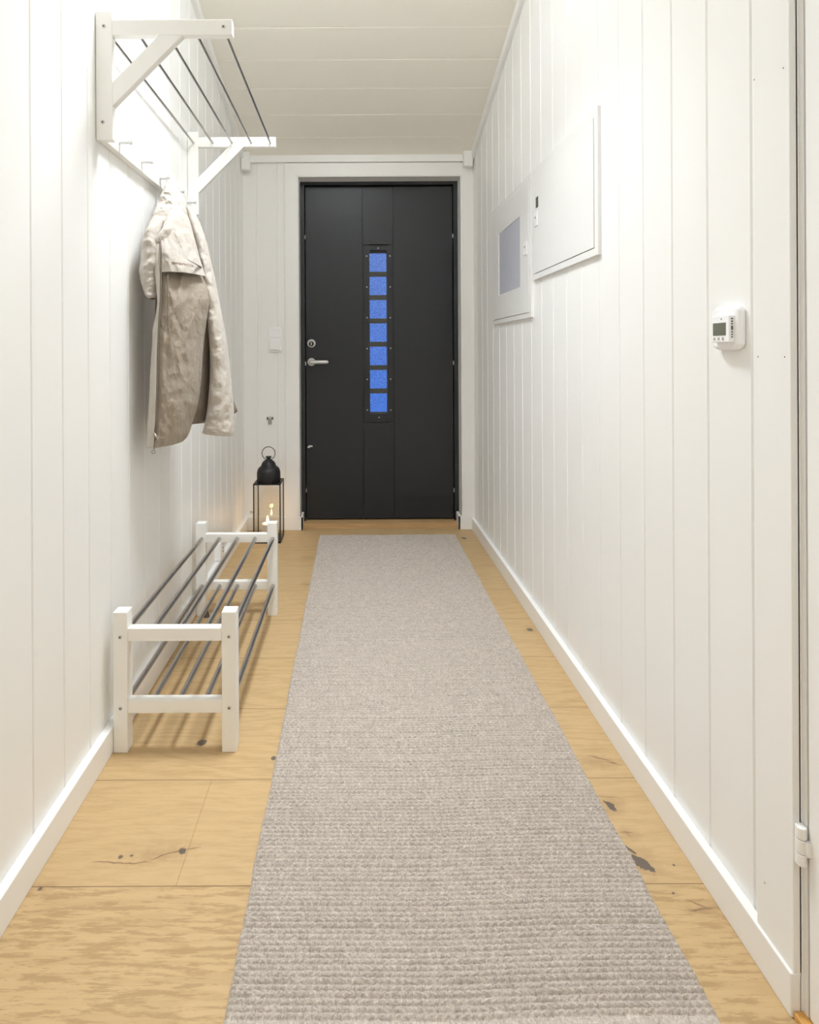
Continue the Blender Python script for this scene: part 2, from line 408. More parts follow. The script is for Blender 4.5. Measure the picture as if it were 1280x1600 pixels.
# outer cover over recess behind door so nothing leaks
# baseboards
def sl_trim(bm, x0, x1, y0, y1, h):
    hexa(bm, [(x0, y0, cz(y0)-h), (x1, y0, cz(y0)-h), (x1, y1, cz(y1)-h), (x0, y1, cz(y1)-h), (x0, y0, cz(y0)), (x1, y0, cz(y0)), (x1, y1, cz(y1)), (x0, y1, cz(y1))])
struct(B('baseboard_left', MT, [(XL, -.649, YB, YF, 0, .0705)], bevel=.002))
struct(B('baseboard_right', MT, [(.685, XR, .893, YF-.0135, 0, .0705), (.6845, XR, YB, -.03, 0, .0705)], bevel=.002))
struct(B('baseboard_far', MT, [(-.649, -.3185, YF-.0135, YF+.004, 0, .080), (-.331, -.3185, YF-.0135, YF+.06, 0, .090), (.6065, .685, YF-.0135, YF+.004, 0, .080), (.6065, .619, YF-.0135, YF+.06, 0, .090)], bevel=.002))
# sloping cornice strips, their end blocks and the strip over the door
bm = bmesh.new(); sl_trim(bm, .685, XR, YFLAT, YF-.02, .048); struct(obj('trim_1', bm, MT, bevel=.0015), 'sloping cornice strip along right wall')
bm = bmesh.new(); sl_trim(bm, XL, -.650, YFLAT, YF-.02, .045); struct(obj('trim_2', bm, MT, bevel=.0015), 'sloping cornice strip along left wall')
struct(B('trim_3', MT, [(.640, .6925, 3.298, 3.345, 2.148, 2.238)], bevel=.003), 'square end block of the right cornice strip')
struct(B('trim_4', MT, [(-.667, -.617, 3.298, 3.345, 2.133, 2.238)], bevel=.003), 'square end block of the left cornice strip')
struct(B('trim_5', MT, [(-.62, .645, 3.343, 3.366, 2.190, 2.2345)], bevel=.003), 'cornice strip above the dark front door')
# door casing (mitred), with inner bead
def casing(bm, x0, x1, zt, w, y0, y1):
    for s in ((x0, -1), (x1, 1)):
        x, d = s
        extrude(bm, [(x, 0), (x+d*w, 0), (x+d*w, zt+w), (x, zt)], y0, y1)
    extrude(bm, [(x0, zt), (x1, zt), (x1+w, zt+w), (x0-w, zt+w)], y0, y1)
bm = bmesh.new(); casing(bm, -.3435, .634, 2.1095, .0765, YF-.013, YF+.001)
cs = struct(obj('trim_6', bm, MT, bevel=.0015), 'white mitred casing around the dark front door')
bm = bmesh.new(); casing(bm, OX0, OX1-.0, OZ, .0085, YF-.0095, YF+.001); obj('inner_bead', bm, MT, cs, bevel=.001)
# white reveal boards lining the opening
struct(B('trim_7', MT, [(OX0-.02, OX0, YF-.006, YF+.30, 0, OZ+.02), (OX1, OX1+.02, YF-.006, YF+.30, 0, OZ+.02), (OX0, OX1, YF-.006, YF+.30, OZ, OZ+.02)]), 'white reveal boards lining the front door opening')
# dark frame
FY = YF+.085
struct(B('trim_8', MDF, [(OX0, -.3115, FY, FY+.12, .012, OZ), (.603, OX1, FY, FY+.12, .012, OZ), (-.3115, .603, FY, FY+.12, 2.085, OZ), (-.312, -.290, FY+.074, FY+.12, .012, OZ), (.582, .604, FY+.074, FY+.12, .012, OZ), (-.312, .604, FY+.074, FY+.12, 2.06, OZ), (-.312, .604, FY+.074, FY+.12, .02, .05)], bevel=.001), 'charcoal frame around the front door leaf')
# threshold
th = struct(B('trim_9', MOAK, [(OX0, OX1, 3.398, 3.60, 0, .026)], bevel=.002), 'oak threshold under the dark front door')
B('step_strip', MOAK, [(OX0+.005, OX1-.004, 3.376, 3.399, 0, .010)], th, bevel=.002)
# front door leaf
DY = FY+.020
bm = bmesh.new()
LX0, LX1, LZ0, LZ1 = -.3065, .5985, .034, 2.077
A0, A1 = .0455, .2345          # middle strip
W0, W1, V0, V1 = .0855, .197, .672, 1.687   # opening
g = .0022
bx(bm, LX0, A0-g, DY, DY+.05, LZ0, LZ1); bx(bm, A1+g, LX1, DY, DY+.05, LZ0, LZ1)
bx(bm, A0+g, A1-g, DY, DY+.05, LZ0, .622); bx(bm, A0+g, A1-g, DY, DY+.05, 1.722, LZ1)
bx(bm, A0+g, W0, DY+.004, DY+.05, .626, 1.718); bx(bm, W1, A1-g, DY+.004, DY+.05, .626, 1.718)
bx(bm, W0, W1, DY+.004, DY+.05, .626, V0); bx(bm, W0, W1, DY+.004, DY+.05, V1, 1.718)
bx(bm, LX0+.002, W0-.001, DY+.006, DY+.046, LZ0+.002, LZ1-.002); bx(bm, W1+.001, LX1-.002, DY+.006, DY+.046, LZ0+.002, LZ1-.002)
bx(bm, A0-.01, A1+.01, DY+.02, DY+.045, .60, V0-.002); bx(bm, A0-.01, A1+.01, DY+.02, DY+.045, V1+.002, 1.75)
door = struct(obj('door_1', bm, MD, bevel=.0012), 'charcoal front door with narrow glazed slot and steel handle')
def rrect(x0, x1, z0, z1, r, n=5):
    p = []
    for cx, cy, a0 in ((x1-r, z1-r, 0), (x0+r, z1-r, 90), (x0+r, z0+r, 180), (x1-r, z0+r, 270)):
        for i in range(n+1):
            a = math.radians(a0+90*i/n); p.append((cx+r*math.cos(a), cy+r*math.sin(a)))
    return p
# frame plate around the glass with rounded opening
bm = bmesh.new()
inn = rrect(W0+.0005, W1-.0005, V0+.0005, V1-.0005, .012); 
outp = []
ox0, ox1, oz0, oz1 = .0555, .2205, .643, 1.709
for (x, z) in inn:                                   # project outwards to the outer rectangle
    outp.append((ox0 if x < W0+.02 and V0+.013 < z < V1-.013 else ox1 if x > W1-.02 and V0+.013 < z < V1-.013 else x, z))
def outer(i):
    q = i//6; t = i % 6
    c = [(ox1, oz1), (ox0, oz1), (ox0, oz0), (ox1, oz0)][q]
    return c
vi0 = [bm.verts.new((x, DY-.006, z)) for x, z in inn]; vi1 = [bm.verts.new((x, DY+.012, z)) for x, z in inn]
vo0 = {}; cr4 = [(ox1, oz1), (ox0, oz1), (ox0, oz0), (ox1, oz0)]
vc0 = [bm.verts.new((x, DY-.006, z)) for x, z in cr4]; vc1 = [bm.verts.new((x, DY+.004, z)) for x, z in cr4]
n = len(inn)
for i in range(n): bm.faces.new((vi0[i], vi0[(i+1) % n], vi1[(i+1) % n], vi1[i]))
for q in range(4):
    for t in range(5): bm.faces.new((vc0[q], vi0[q*6+t], vi0[q*6+t+1]))
    q2 = (q+1) % 4
    bm.faces.new((vc0[q], vi0[q*6+5], vi0[q2*6], vc0[q2])); bm.faces.new((vc0[q], vc0[q2], vc1[q2], vc1[q]))
wf = obj('window_frame', bm, MD, door)
bm = bmesh.new(); bx(bm, W0-.004, W1+.004, DY+.034, DY+.040, V0-.004, V1+.004); obj('glass_pane', bm, DG, door)['label'] = 'rippled glass with seven blue fields between dark bars'
for x, z in ((.0698, 1.6498), (.2134, 1.6498), (.0705, 1.4594), (.2137, 1.4594), (.0707, 1.2705), (.2135, 1.2698), (.0705, 1.0805), (.2141, 1.0821), (.07, .8913), (.2136, .8921), (.0698, .7024), (.2138, .7021), (.1409, 1.6975), (.1416, .6575)):
    bm = bmesh.new(); tube(bm, [(x, DY-.0075, z), (x, DY-.006, z), (x, DY, z)], [.003, .0042, .0042], 12); obj('screw', bm, MHND, wf)
# lock, handle, latch
bm = bmesh.new(); c = (-.2726, 1.1145)
tube(bm, [(c[0], DY+.001, c[1]), (c[0], DY-.008, c[1]), (c[0], DY-.011, c[1])], [.0255, .0255, .022], 32)
lk = obj('lock', bm, MHND, door, smooth=False)
bm = bmesh.new(); tube(bm, [(c[0], DY-.0105, c[1]-.003), (c[0], DY-.0135, c[1]-.003)], .0155, 24); obj('cylinder_recess', bm, MDK, lk)
bm = bmesh.new(); bx(bm, c[0]-.003, c[0]+.003, DY-.026, DY-.0135, c[1]-.012, c[1]+.006); obj('thumb_turn', bm, MHND, lk, bevel=.002)
bm = bmesh.new(); c = (-.2728, 1.0)
tube(bm, [(c[0], DY+.001, c[1]), (c[0], DY-.007, c[1]), (c[0], DY-.010, c[1])], [.0245, .0245, .021], 32)
hd = obj('door_handle', bm, MHND, door)
bm = bmesh.new(); tube(bm, [(c[0], DY-.009, c[1]), (c[0], DY-.040, c[1]), (c[0]+.004, DY-.050, c[1]), (c[0]+.014, DY-.055, c[1]), (c[0]+.05, DY-.056, c[1]), (c[0]+.098, DY-.056, c[1]), (c[0]+.106, DY-.055, c[1])], [.0105, .0105, .0115, .0115, .0115, .0115, .007], 18)
auto(obj('lever', bm, MHND, hd))
bm = bmesh.new(); tube(bm, [(-.289, DY, .479), (-.289, DY-.012, .479)], .008, 16); bx(bm, -.30, -.285, DY-.016, DY-.010, .472, .480); bx(bm, -.288, -.268, DY-.018, DY-.010, .478, .488)
obj('night_latch', bm, MHND, door, bevel=.002)
for x, z in ((-.309, 1.767), (-.309, .991), (-.309, .209), (.6008, 1.772), (.6008, .990), (.6008, .208)):
    bm = bmesh.new(); tube(bm, [(x, DY-.006, z-.012), (x, DY-.006, z+.012)], .0035, 10); obj('hinge_pin', bm, MHND, door)

# right wall: casing, jamb, side door, hinge, threshold
cs2 = struct(B('trim_10', MT, [(.6895, .7035, .893, .9745, .0705, 2.17), (.6895, .7035, -.09, -.01, 0.0705, 2.17), (.6895, .7035, -.01, .893, 2.10, 2.17)], bevel=.0015), 'casing board around the white side door on the right')
for y, z in ((.9755-.0, 1.526), ):
    pass
for y, z in ((.971, 1.526), (.905, 1.513), (.965, 1.0485), (.905, 1.0485), (.9555, .156)):
    bm = bmesh.new(); tube(bm, [(.6900, y, z), (.6892, y, z)], .0012, 8); obj('nail_head', bm, MGREY, cs2)
struct(B('trim_11', MT, [(.7045, .80, .8835, .893, 0, 2.10), (.72, .80, .8835, .90, 0, 2.10), (.7045, .80, -.01, -.001, 0, 2.10), (.7045, .80, -.001, .8835, 2.09, 2.10), (.700, .712, .893, .896, 0, 2.1)]), 'jamb of the white side door')
d2 = struct(B('door_2', MT, [(.7045, .745, .002, .8805, .014, 2.087)], bevel=.0015), 'white flush side door at the right edge of the photo')
bm = bmesh.new(); bx(bm, .80, .82, -.05, .95, -.02, 2.2); struct(obj('trim_12', bm, MDK))
bm = bmesh.new()
hx, hy = .6965, .8857
for z0, z1 in ((.2515, .270), (.2712, .2925), (.2937, .3115)):
    tube(bm, [(hx, hy, z0), (hx, hy, z0+.001), (hx, hy, z1-.001), (hx, hy, z1)], [.007, .0078, .0078, .007], 20)
bx(bm, .6975, .7045, .8735, .8845, .2712, .2925)
auto(obj('door_hinge', bm, MT, d2))
bm = bmesh.new(); bx(bm, .6885, .80, .0, .893, 0, .012); struct(obj('trim_13', bm, MPINE, bevel=.002), 'amber wooden threshold of the side door')

# ============================================================ SHOE BENCH
def screw(parent, x, y, z, r=.0052):
    bm = bmesh.new(); tube(bm, [(x, y+.002, z), (x, y-.0006, z), (x, y-.0012, z)], [r, r, r*.8], 16)
    s = obj('screw', bm, MSCR, parent)
    bm = bmesh.new(); tube(bm, [(x, y-.0011, z), (x, y-.0018, z)], r*.42, 6); obj('socket', bm, MDK, s)
    return s
bench = thing('shoe_bench', 'white wooden shoe bench with two tiers of steel tubes along left wall', 'shoe rack', (-.483, 1.88, 0))
y_near, y_far = 1.493, 2.267
for y in (y_near, y_far):
    d = .036; yi = y
    for x0, x1 in ((-.648, -.610), (-.3600, -.3215)):
        B('leg', MF, [(x0, x1, yi, yi+d, 0, .3725)], bench, bevel=.0018)
    for z0, z1 in ((.2945, .3290), (.1035, .1380)):
        B('end_rail', MF, [(-.610, -.360, yi+.002, yi+.027, z0, z1)], bench, bevel=.0018)
for z in (.3105, .1205):
    for x in (-.6245, -.5535, -.4815, -.410, -.3385):
        bm = bmesh.new(); tube(bm, [(x, y_near+.02, z), (x, y_far+.006, z)], .0078, 20)
        auto(obj('steel_rod', bm, MROD, bench))
for x, z in ((-.629, .307), (-.3405, .307), (-.629, .118), (-.3405, .118)):
    screw(bench, x, y_near, z)

# ============================================================ HAT RACK
rack = thing('hat_rack', 'white wooden hat rack with steel rods and coat pegs high on left wall', 'hat rack', (-.66, 1.87, 1.61))
for y in (1.455, 2.250):
    d = .021
    B('post', MF, [(-.6685, -.6255, y, y+d, 1.6115, 1.943)], rack, bevel=.0016)
    B('arm', MF, [(-.6255, -.3155, y, y+d, 1.882, 1.9215)], rack, bevel=.0016)
    bm = bmesh.new(); extrude(bm, [(-.6255, 1.699), (-.6255, 1.761), (-.5045, 1.882), (-.4435, 1.882)], y+.0004, y+d-.0004)
    obj('brace', bm, MF, rack, bevel=.0014)
for x in (-.645, -.568, -.491, -.4145, -.338):
    bm = bmesh.new(); tube(bm, [(x, 1.455+.008, 1.8985), (x, 2.258, 1.8985)], .0044, 16); auto(obj('steel_rod', bm, MROD, rack))
B('hanging_rail', MF, [(-.6695, -.650, 1.474, 2.252, 1.6135, 1.6705)], rack, bevel=.0016)
for y in (1.557, 1.717, 1.877, 2.031, 2.180):
    bm = bmesh.new(); z = 1.6425
    tube(bm, [(-.652, y, z), (-.628, y, z), (-.6275, y, z), (-.6245, y, z), (-.6240, y, z), (-.617, y, z), (-.616, y, z)], [.0048, .0048, .0036, .0036, .0062, .0062, .005], 20)
    auto(obj('coat_peg', bm, MHND, rack))
for x, z in ((-.647, 1.905), (-.338, 1.902), (-.651, 1.657)): screw(rack, x, 1.455, z, .0055)

# ============================================================ RUNNER
def runner():
    x0, x1, y0, y1 = -.2150, .5690, .845, 3.235
    dx = .0026; pitch = .0101; dy = pitch/8
    nx = int((x1-x0)/dx); ny = int((y1-y0)/dy)
    ystart = .8895                                # flat woven hem before the first braid
    rnd = random.Random(2)
    rph = [rnd.random() for _ in range(400)]; ramp = [rnd.uniform(.85, 1.1) for _ in range(400)]
    # pre-computed slow wobble of the rows
    wob = []
    for i in range(nx+1):
        x = x0+(x1-x0)*i/nx
        wob.append((noise.noise(Vector((x*3, 1.3, 0)))*.006, noise.noise(Vector((x*4, 7.3, 0)))*.004))
    wy = [noise.noise(Vector((.3, (y0+(y1-y0)*j/ny)*1.5, 5))) for j in range(ny+1)]
    verts = []; L = .0135
    sin, cos, pi = math.sin, math.cos, math.pi
    # low resolution irregularity grid
    GX, GY = 90, 250
    irr = [[noise.noise(Vector((a*.35, b*.55, 2.2))) for a in range(GX+2)] for b in range(GY+2)]
    for j in range(ny+1):
        y = y0+(y1-y0)*j/ny
        ej = min(1, (y1-y)/.006, (y-y0)/.004)
        gy = (y-y0)/(y1-y0)*GY; bj = int(gy)
        for i in range(nx+1):
            t = i/nx; x = x0+(x1-x0)*t
            gx = t*GX; ai = int(gx); q = irr[bj][ai]+(irr[bj][ai+1]-irr[bj][ai])*(gx-ai)
            yy = y+wob[i][0]*(1+.4*wy[j])+q*.0016
            k = (yy-ystart)/pitch
            if k < 0:
                h = .0065+q*.0008
            else:
                r = int(k); v = k-r
                s = 1 if r % 2 else -1
                u = x/L+rph[r % 400]+s*(v-.5)*1.15+q*.55
                prof = sin(pi*v)
                prof = prof**.46 if prof > 0 else 0
                st = abs(sin(pi*u))**.5
                f = .30+.75*irr[(bj*3+r) % GY][(ai+r*7) % GX]
                h = .0005+.0118*max(prof*(.52+.48*st), f*.8)*ramp[r % 400]+q*.0015
            ei = min(1, (x-x0)/.007, (x1-x)/.007)
            if ei < 0: ei = 0
            e = sin(min(ei, ej if ej > 0 else 0)*pi/2)**.6 if min(ei, ej) > 0 else 0
            # edges wander a little
            ex = (noise.noise(Vector((y*9, 3.3 if t < .5 else 9.1, 0)))*.0035+noise.noise(Vector((y*70, 1, 0)))*.0018) if (i < 8 or i > nx-8) else 0
            verts.append((x+ex, y, .0008+h*e))
    me = bpy.data.meshes.new('rug')
    faces = []
    w_ = nx+1
    for j in range(ny):
        b = j*w_
        faces += [(b+i, b+i+1, b+w_+i+1, b+w_+i) for i in range(nx)]
    me.from_pydata(verts, [], faces)
    me.polygons.foreach_set('use_smooth', [True]*len(faces))
    me.materials.append(MWOOL)
    o = bpy.data.objects.new('rug', me); COL.objects.link(o)
    return tag(o, 'long grey-beige braided wool runner on the oak floor', 'rug')
runner()

# ============================================================ LANTERN AND CANDLE
LXa, LXb, LYa, LYb = -.574, -.4215, 3.125, 3.275
lan = thing('lantern', 'black metal and glass lantern with domed top standing in far left corner', 'lantern', ((LXa+LXb)/2, (LYa+LYb)/2, 0))
cx, cy = (LXa+LXb)/2-.000, (LYa+LYb)/2
B('base', MBLK, [(LXa, LXb, LYa, LYb, 0, .011)], lan, bevel=.001)
for x in (LXa, LXb-.006):
    for y in (LYa, LYb-.006): B('corner_post', MBLK, [(x, x+.006, y, y+.006, .011, .323)], lan)
B('top_plate', MBLK, [(LXa-.001, LXb+.001, LYa-.001, LYb+.001, .323, .329)], lan, bevel=.001)
bm = bmesh.new()
lathe(bm, [(0, .3285), (.065, .3285), (.0665, .331), (.0665, .372), (.0655, .385), (.061, .400), (.053, .410), (.046, .4145), (.0435, .417), (.0420, .421), (.039, .430), (.032, .441), (.022, .449), (.0135, .4535), (.0115, .458), (.0125, .462), (.018, .467), (.0185, .4685), (.016, .4705), (0, .4715)], (cx, cy-.005, 0), 48)
auto(obj('dome', bm, MBLK, lan), 50)
bm = bmesh.new(); ring(bm, (cx, cy-.005, .488), .037, .0022, 'y'); obj('carrying_ring', bm, simple('bronze_wire', (.07, .055, .04), .35, metal=.8), lan, smooth=True)
for nm, b in (('a', (LXa+.006, LXb-.006, LYa+.002, LYa+.004, .011, .323)), ('b', (LXa+.006, LXb-.006, LYb-.004, LYb-.002, .011, .323)), ('c', (LXa+.002, LXa+.004, LYa+.006, LYb-.006, .011, .323)), ('d', (LXb-.004, LXb-.002, LYa+.006, LYb-.006, .011, .323))):
    B('glass_pane', MPANE, [b], lan)
bm = bmesh.new(); ring(bm, (LXa-.0125, LYa+.01, .171), .006, .0011, 'y', 20, 6); bx(bm, LXa-.0075, LXa+.002, LYa+.009, LYa+.011, .170, .172)
obj('door_latch', bm, MBLK, lan)
candle = thing('candle', 'lit cream pillar candle burning inside the black lantern', 'candle', (cx-.008, cy, .012))
ccx, ccy = cx-.008, cy
bm = bmesh.new(); lathe(bm, [(0, .012), (.032, .012), (.033, .016), (.033, .086), (.030, .090), (.024, .087), (0, .085)], (ccx, ccy, 0), 36)
mwx, nt, bs = new_mat('candle_wax')
bs.inputs['Base Color'].default_value = (.82, .74, .62, 1); bs.inputs['Subsurface Weight'].default_value = .4; bs.inputs['Subsurface Radius'].default_value = (.02, .012, .006); bs.inputs['Roughness'].default_value = .5
nt.links.new(mixc(nt, noise_tex(nt, N(nt, 'ShaderNodeTexCoord').outputs['Object'], 40), (.80, .72, .60), (.86, .78, .66)), bs.inputs['Base Color'])
auto(obj('wax', bm, mwx, candle))
bm = bmesh.new(); tube(bm, [(ccx, ccy, .085), (ccx, ccy, .096), (ccx+.001, ccy, .100)], .0012, 8); obj('wick', bm, MDK, candle)
bm = bmesh.new(); lathe(bm, [(0, .0945), (.004, .098), (.0068, .104), (.0066, .110), (.0040, .120), (.0015, .129), (0, .133)], (ccx, ccy, 0), 20)
obj('flame', bm, emis('candle_flame', (1, .72, .38), 40), candle, smooth=True)
pl = bpy.data.lights.new('candle_light', 'POINT'); pl.energy = .2; pl.color = (1, .60, .28); pl.shadow_soft_size = .012
po = bpy.data.objects.new('candle_light', pl); po.location = (ccx, ccy, .150); COL.objects.link(po)

# ============================================================ WALL FITTINGS
sw = thing('light_switch', 'white double wall switch beside the front door, above the metal catch', 'light switch', (-.4795, YF, 1.137))
bm = bmesh.new(); extrude(bm, rrect(-.5195, -.4415, 1.0635, 1.2125, .006, 4), YF-.013, YF+.001); obj('plate', bm, MP, sw, bevel=.0015)
B('rocker', MP, [(-.5095, -.4515, YF-.0175, YF-.012, 1.149, 1.203)], sw, bevel=.0012)
B('rocker', MP, [(-.5095, -.4515, YF-.026, YF-.012, 1.0755, 1.1325)], sw, bevel=.002)
ct = thing('door_catch', 'small grey metal catch screwed low on the end wall above the lantern', 'catch', (-.514, YF, .653))
B('plate', MSCR, [(-.5345, -.4935, YF-.004, YF+.001, .655, .678)], ct, bevel=.0008)
B('tongue', simple('dull_zinc', (.42, .42, .38), .45, metal=.5), [(-.5245, -.5035, YF-.012, YF+.001, .632, .664)], ct, bevel=.001)
for x in (-.5285, -.4995):
    bm = bmesh.new(); tube(bm, [(x, YF-.003, .667), (x, YF-.0065, .667)], .0048, 14); obj('screw', bm, MDK, ct)

# surface socket on left wall behind the bench
so = thing('power_socket', 'white surface socket above baseboard behind the far end of the bench', 'power socket', (-.67, 2.70, .11))
bm = bmesh.new(); extrude(bm, [(a, b) for a, b in rrect(2.662, 2.745, .072, .160, .008, 4)], XL-.003, -.6435, 'yz'); obj('housing', bm, MP, so, bevel=.002)
bm = bmesh.new(); tube(bm, [(-.6440, 2.703, .116), (-.6425, 2.703, .116)], .030, 28); rc = obj('socket_face', bm, MGREY and MP, so)
for z in (.108, .124):
    bm = bmesh.new(); tube(bm, [(-.643, 2.703, z), (-.6415, 2.703, z)], .0045, 12); obj('contact_hole', bm, MDK, rc)
bm = bmesh.new(); lathe(bm, [(0, 0), (.013, 0), (.012, .004), (.005, .026), (0, .028)], (-.6045, 2.262, .0), 20)
tag(obj('door_stop', bm, simple('grey_rubber', (.09, .08, .07), .6), smooth=False), 'small dark cone door stop on the floor under the bench', 'door stop')

# cabinets on right wall
def cabinet(name, label, cat, y0, y1, z0, z1, dy0, dy1, dz0, dz1):
    t = thing(name, label, cat, (XR, (y0+y1)/2, (z0+z1)/2))
    B('frame', MCAB, [(.6925, XR+.002, y0, y1, z0, dz0), (.6925, XR+.002, y0, y1, dz1, z1), (.6925, XR+.002, y0, dy0, dz0, dz1), (.6925, XR+.002, dy1, y1, dz0, dz1)], t, bevel=.001)
    return t
ca = cabinet('electrical_cabinet', 'larger white flush cabinet on right wall with plain door', 'cabinet', 1.606, 2.2035, 1.335, 1.760, 1.630, 2.178, 1.357, 1.734)
dr = B('door', MCAB, [(.6905, .70, 1.632, 2.176, 1.359, 1.732)], ca, bevel=.001)
B('latch', MP, [(.6870, .6905, 2.128, 2.166, 1.536, 1.590)], dr, bevel=.001)
B('keyhole', MGREY, [(.6865, .6872, 2.146, 2.152, 1.565, 1.573)], dr)
B('sight_slot', MGREY, [(.6898, .6908, 2.122, 2.150, 1.604, 1.645)], dr)['label'] = 'small grey sight slot'
cb = cabinet('fuse_cabinet', 'smaller white cabinet on right wall with bluish grey window', 'cabinet', 2.222, 2.840, 1.194, 1.762, 2.248, 2.822, 1.214, 1.742)
z0, z1, wy0, wy1 = 1.329, 1.625, 2.360, 2.715
dr = B('door', MCAB, [(.6905, .70, 2.250, wy0, 1.216, 1.740), (.6905, .70, wy1, 2.820, 1.216, 1.740), (.6905, .70, wy0, wy1, 1.216, z0), (.6905, .70, wy0, wy1, z1, 1.740)], cb)
mwn = simple('smoked_plastic_window', (.60, .62, .71), .12, var=.03, nscale=4)
B('window_pane', mwn, [(.6935, .699, wy0, wy1, z0, z1)], dr)['label'] = 'bluish grey see-through window'
B('latch', MP, [(.6870, .6905, 2.262, 2.306, 1.450, 1.503)], dr, bevel=.001)
B('keyhole', MGREY, [(.6865, .6872, 2.281, 2.287, 1.478, 1.486)], dr)

# thermostat
tm = thing('thermostat', 'white digital thermostat with small grey display on right wall', 'thermostat', (XR, 1.05, 1.10))
bm = bmesh.new(); extrude(bm, rrect(1.0115, 1.0880, 1.0605, 1.1420, .014, 6), .6865, XR+.001, 'yz'); o = obj('housing', bm, MP, tm, bevel=.0075, seg=5)
auto(o, 60)
B('control_module', MP, [(.6765, .6875, 1.0205, 1.0705, 1.0745, 1.1235)], tm, bevel=.0015)
B('display', simple('lcd_grey_green', (.155, .165, .125), .25), [(.6760, .6768, 1.0290, 1.0655, 1.0870, 1.1105)], tm)['label'] = 'grey green display'
bmm = simple('grey_button_print', (.45, .44, .42), .5)
for y in (1.0615, 1.049, 1.0375): 
    B('button', bmm, [(.6757, .6768, y-.0025, y+.0025, 1.0785, 1.0835)], tm)
bm = bmesh.new(); tube(bm, [(.6768, 1.0415, 1.1175), (.6760, 1.0415, 1.1175)], .0012, 10); obj('indicator', bm, MDK, tm)
for i, z in enumerate((1.1170, 1.1125, 1.1080, 1.1005, 1.0930, 1.0885, 1.0840)):
    h = .0038 if i == 3 else .0012
    B('vent_slot', MDK, [(.6808, .6832, 1.0198, 1.0210, z-h, z+h)], tm)

# ceiling lamp just above the frame; the rear one is an added fill lamp
for p, lb, pw, cl, dn in ((LAMP_A, 'opal dish ceiling lamp above the near end of the hat rack', POWER_A, COLOR_A, DOWN_A), (FILL_B, 'added opal dish fill lamp at the near end of the hall, behind the camera', POWER_B, COLOR_B, DOWN_B)):
    t = thing('ceiling_lamp', lb, 'ceiling lamp', p)
    top = cz(p[1])
    bm = bmesh.new(); lathe(bm, [(0, top-p[2]+.02), (.07, top-p[2]+.02), (.07, DISH_H-.012), (0, DISH_H-.012)], p, 40); auto(obj('ceiling_cup', bm, MT, t))
    bm = bmesh.new(); lathe(bm, [(DISH_R*math.sin(math.pi*k/24) if 0 < k < 24 else 0, -DISH_H*math.cos(math.pi*k/24)) for k in range(25)], p, 48)
    obj('opal_dish', bm, emis('lit_opal_glass', cl, pw), t, smooth=True)
    d = bpy.data.lights.new('lamp_light', 'AREA'); d.shape = 'DISK'; d.size = .34; d.energy = dn; d.color = cl; d.spread = math.radians(SPREAD)
    o = bpy.data.objects.new('lamp_light', d); o.location = (p[0], p[1], p[2]-DISH_H-.006); COL.objects.link(o)

# ============================================================ JACKET
J_UPPER = [(-0.6212, 1.868, 1.6341, -0.6098, 1.872, 1.6353, 0.006), (-0.6246, 1.84, 1.5942, -0.579, 1.868, 1.5936, 0.014), (-0.6255, 1.8, 1.5459, -0.5598, 1.867, 1.555, 0.028), (-0.6316, 1.765, 1.4944, -0.5508, 1.872, 1.5137, 0.042), (-0.6348, 1.74, 1.4428, -0.5333, 1.877, 1.4722, 0.052), (-0.6412, 1.73, 1.3974, -0.5237, 1.88, 1.4215, 0.058), (-0.6375, 1.73, 1.3482, -0.5133, 1.88, 1.3659, 0.06), (-0.6258, 1.735, 1.2958, -0.5072, 1.88, 1.3061, 0.058), (-0.6195, 1.75, 1.258, -0.5005, 1.87, 1.2538, 0.05)]
J_YOKE = [(-0.5842, 1.755, 1.4937, -0.5703, 1.8, 1.5374, 0.006), (-0.5827, 1.715, 1.4527, -0.5439, 1.8, 1.5025, 0.012), (-0.5859, 1.69, 1.4067, -0.5231, 1.805, 1.4523, 0.018), (-0.5809, 1.675, 1.3675, -0.5104, 1.81, 1.4019, 0.024), (-0.5793, 1.67, 1.3324, -0.4989, 1.812, 1.3569, 0.028), (-0.5795, 1.67, 1.3001, -0.4835, 1.815, 1.3058, 0.032)]
J_FRONT = [(-0.5898, 1.7, 1.3199, -0.499, 1.85, 1.3274, 0.006), (-0.5826, 1.684, 1.2734, -0.4827, 1.835, 1.2772, 0.022), (-0.5834, 1.68, 1.2156, -0.4754, 1.83, 1.2329, 0.036), (-0.5875, 1.68, 1.1679, -0.4818, 1.83, 1.183, 0.04), (-0.5916, 1.68, 1.1011, -0.4913, 1.825, 1.1102, 0.042), (-0.5939, 1.68, 1.0343, -0.4965, 1.82, 1.0418, 0.042), (-0.5942, 1.68, 0.9675, -0.501, 1.82, 0.9694, 0.042), (-0.5984, 1.68, 0.8912, -0.5103, 1.815, 0.8934, 0.042), (-0.6025, 1.68, 0.8377, -0.5235, 1.81, 0.8466, 0.04), (-0.6045, 1.68, 0.811, -0.531, 1.8, 0.8131, 0.036), (-0.6065, 1.68, 0.7919, -0.5383, 1.79, 0.7922, 0.032), (-0.6085, 1.68, 0.7786, -0.548, 1.775, 0.7804, 0.028)]
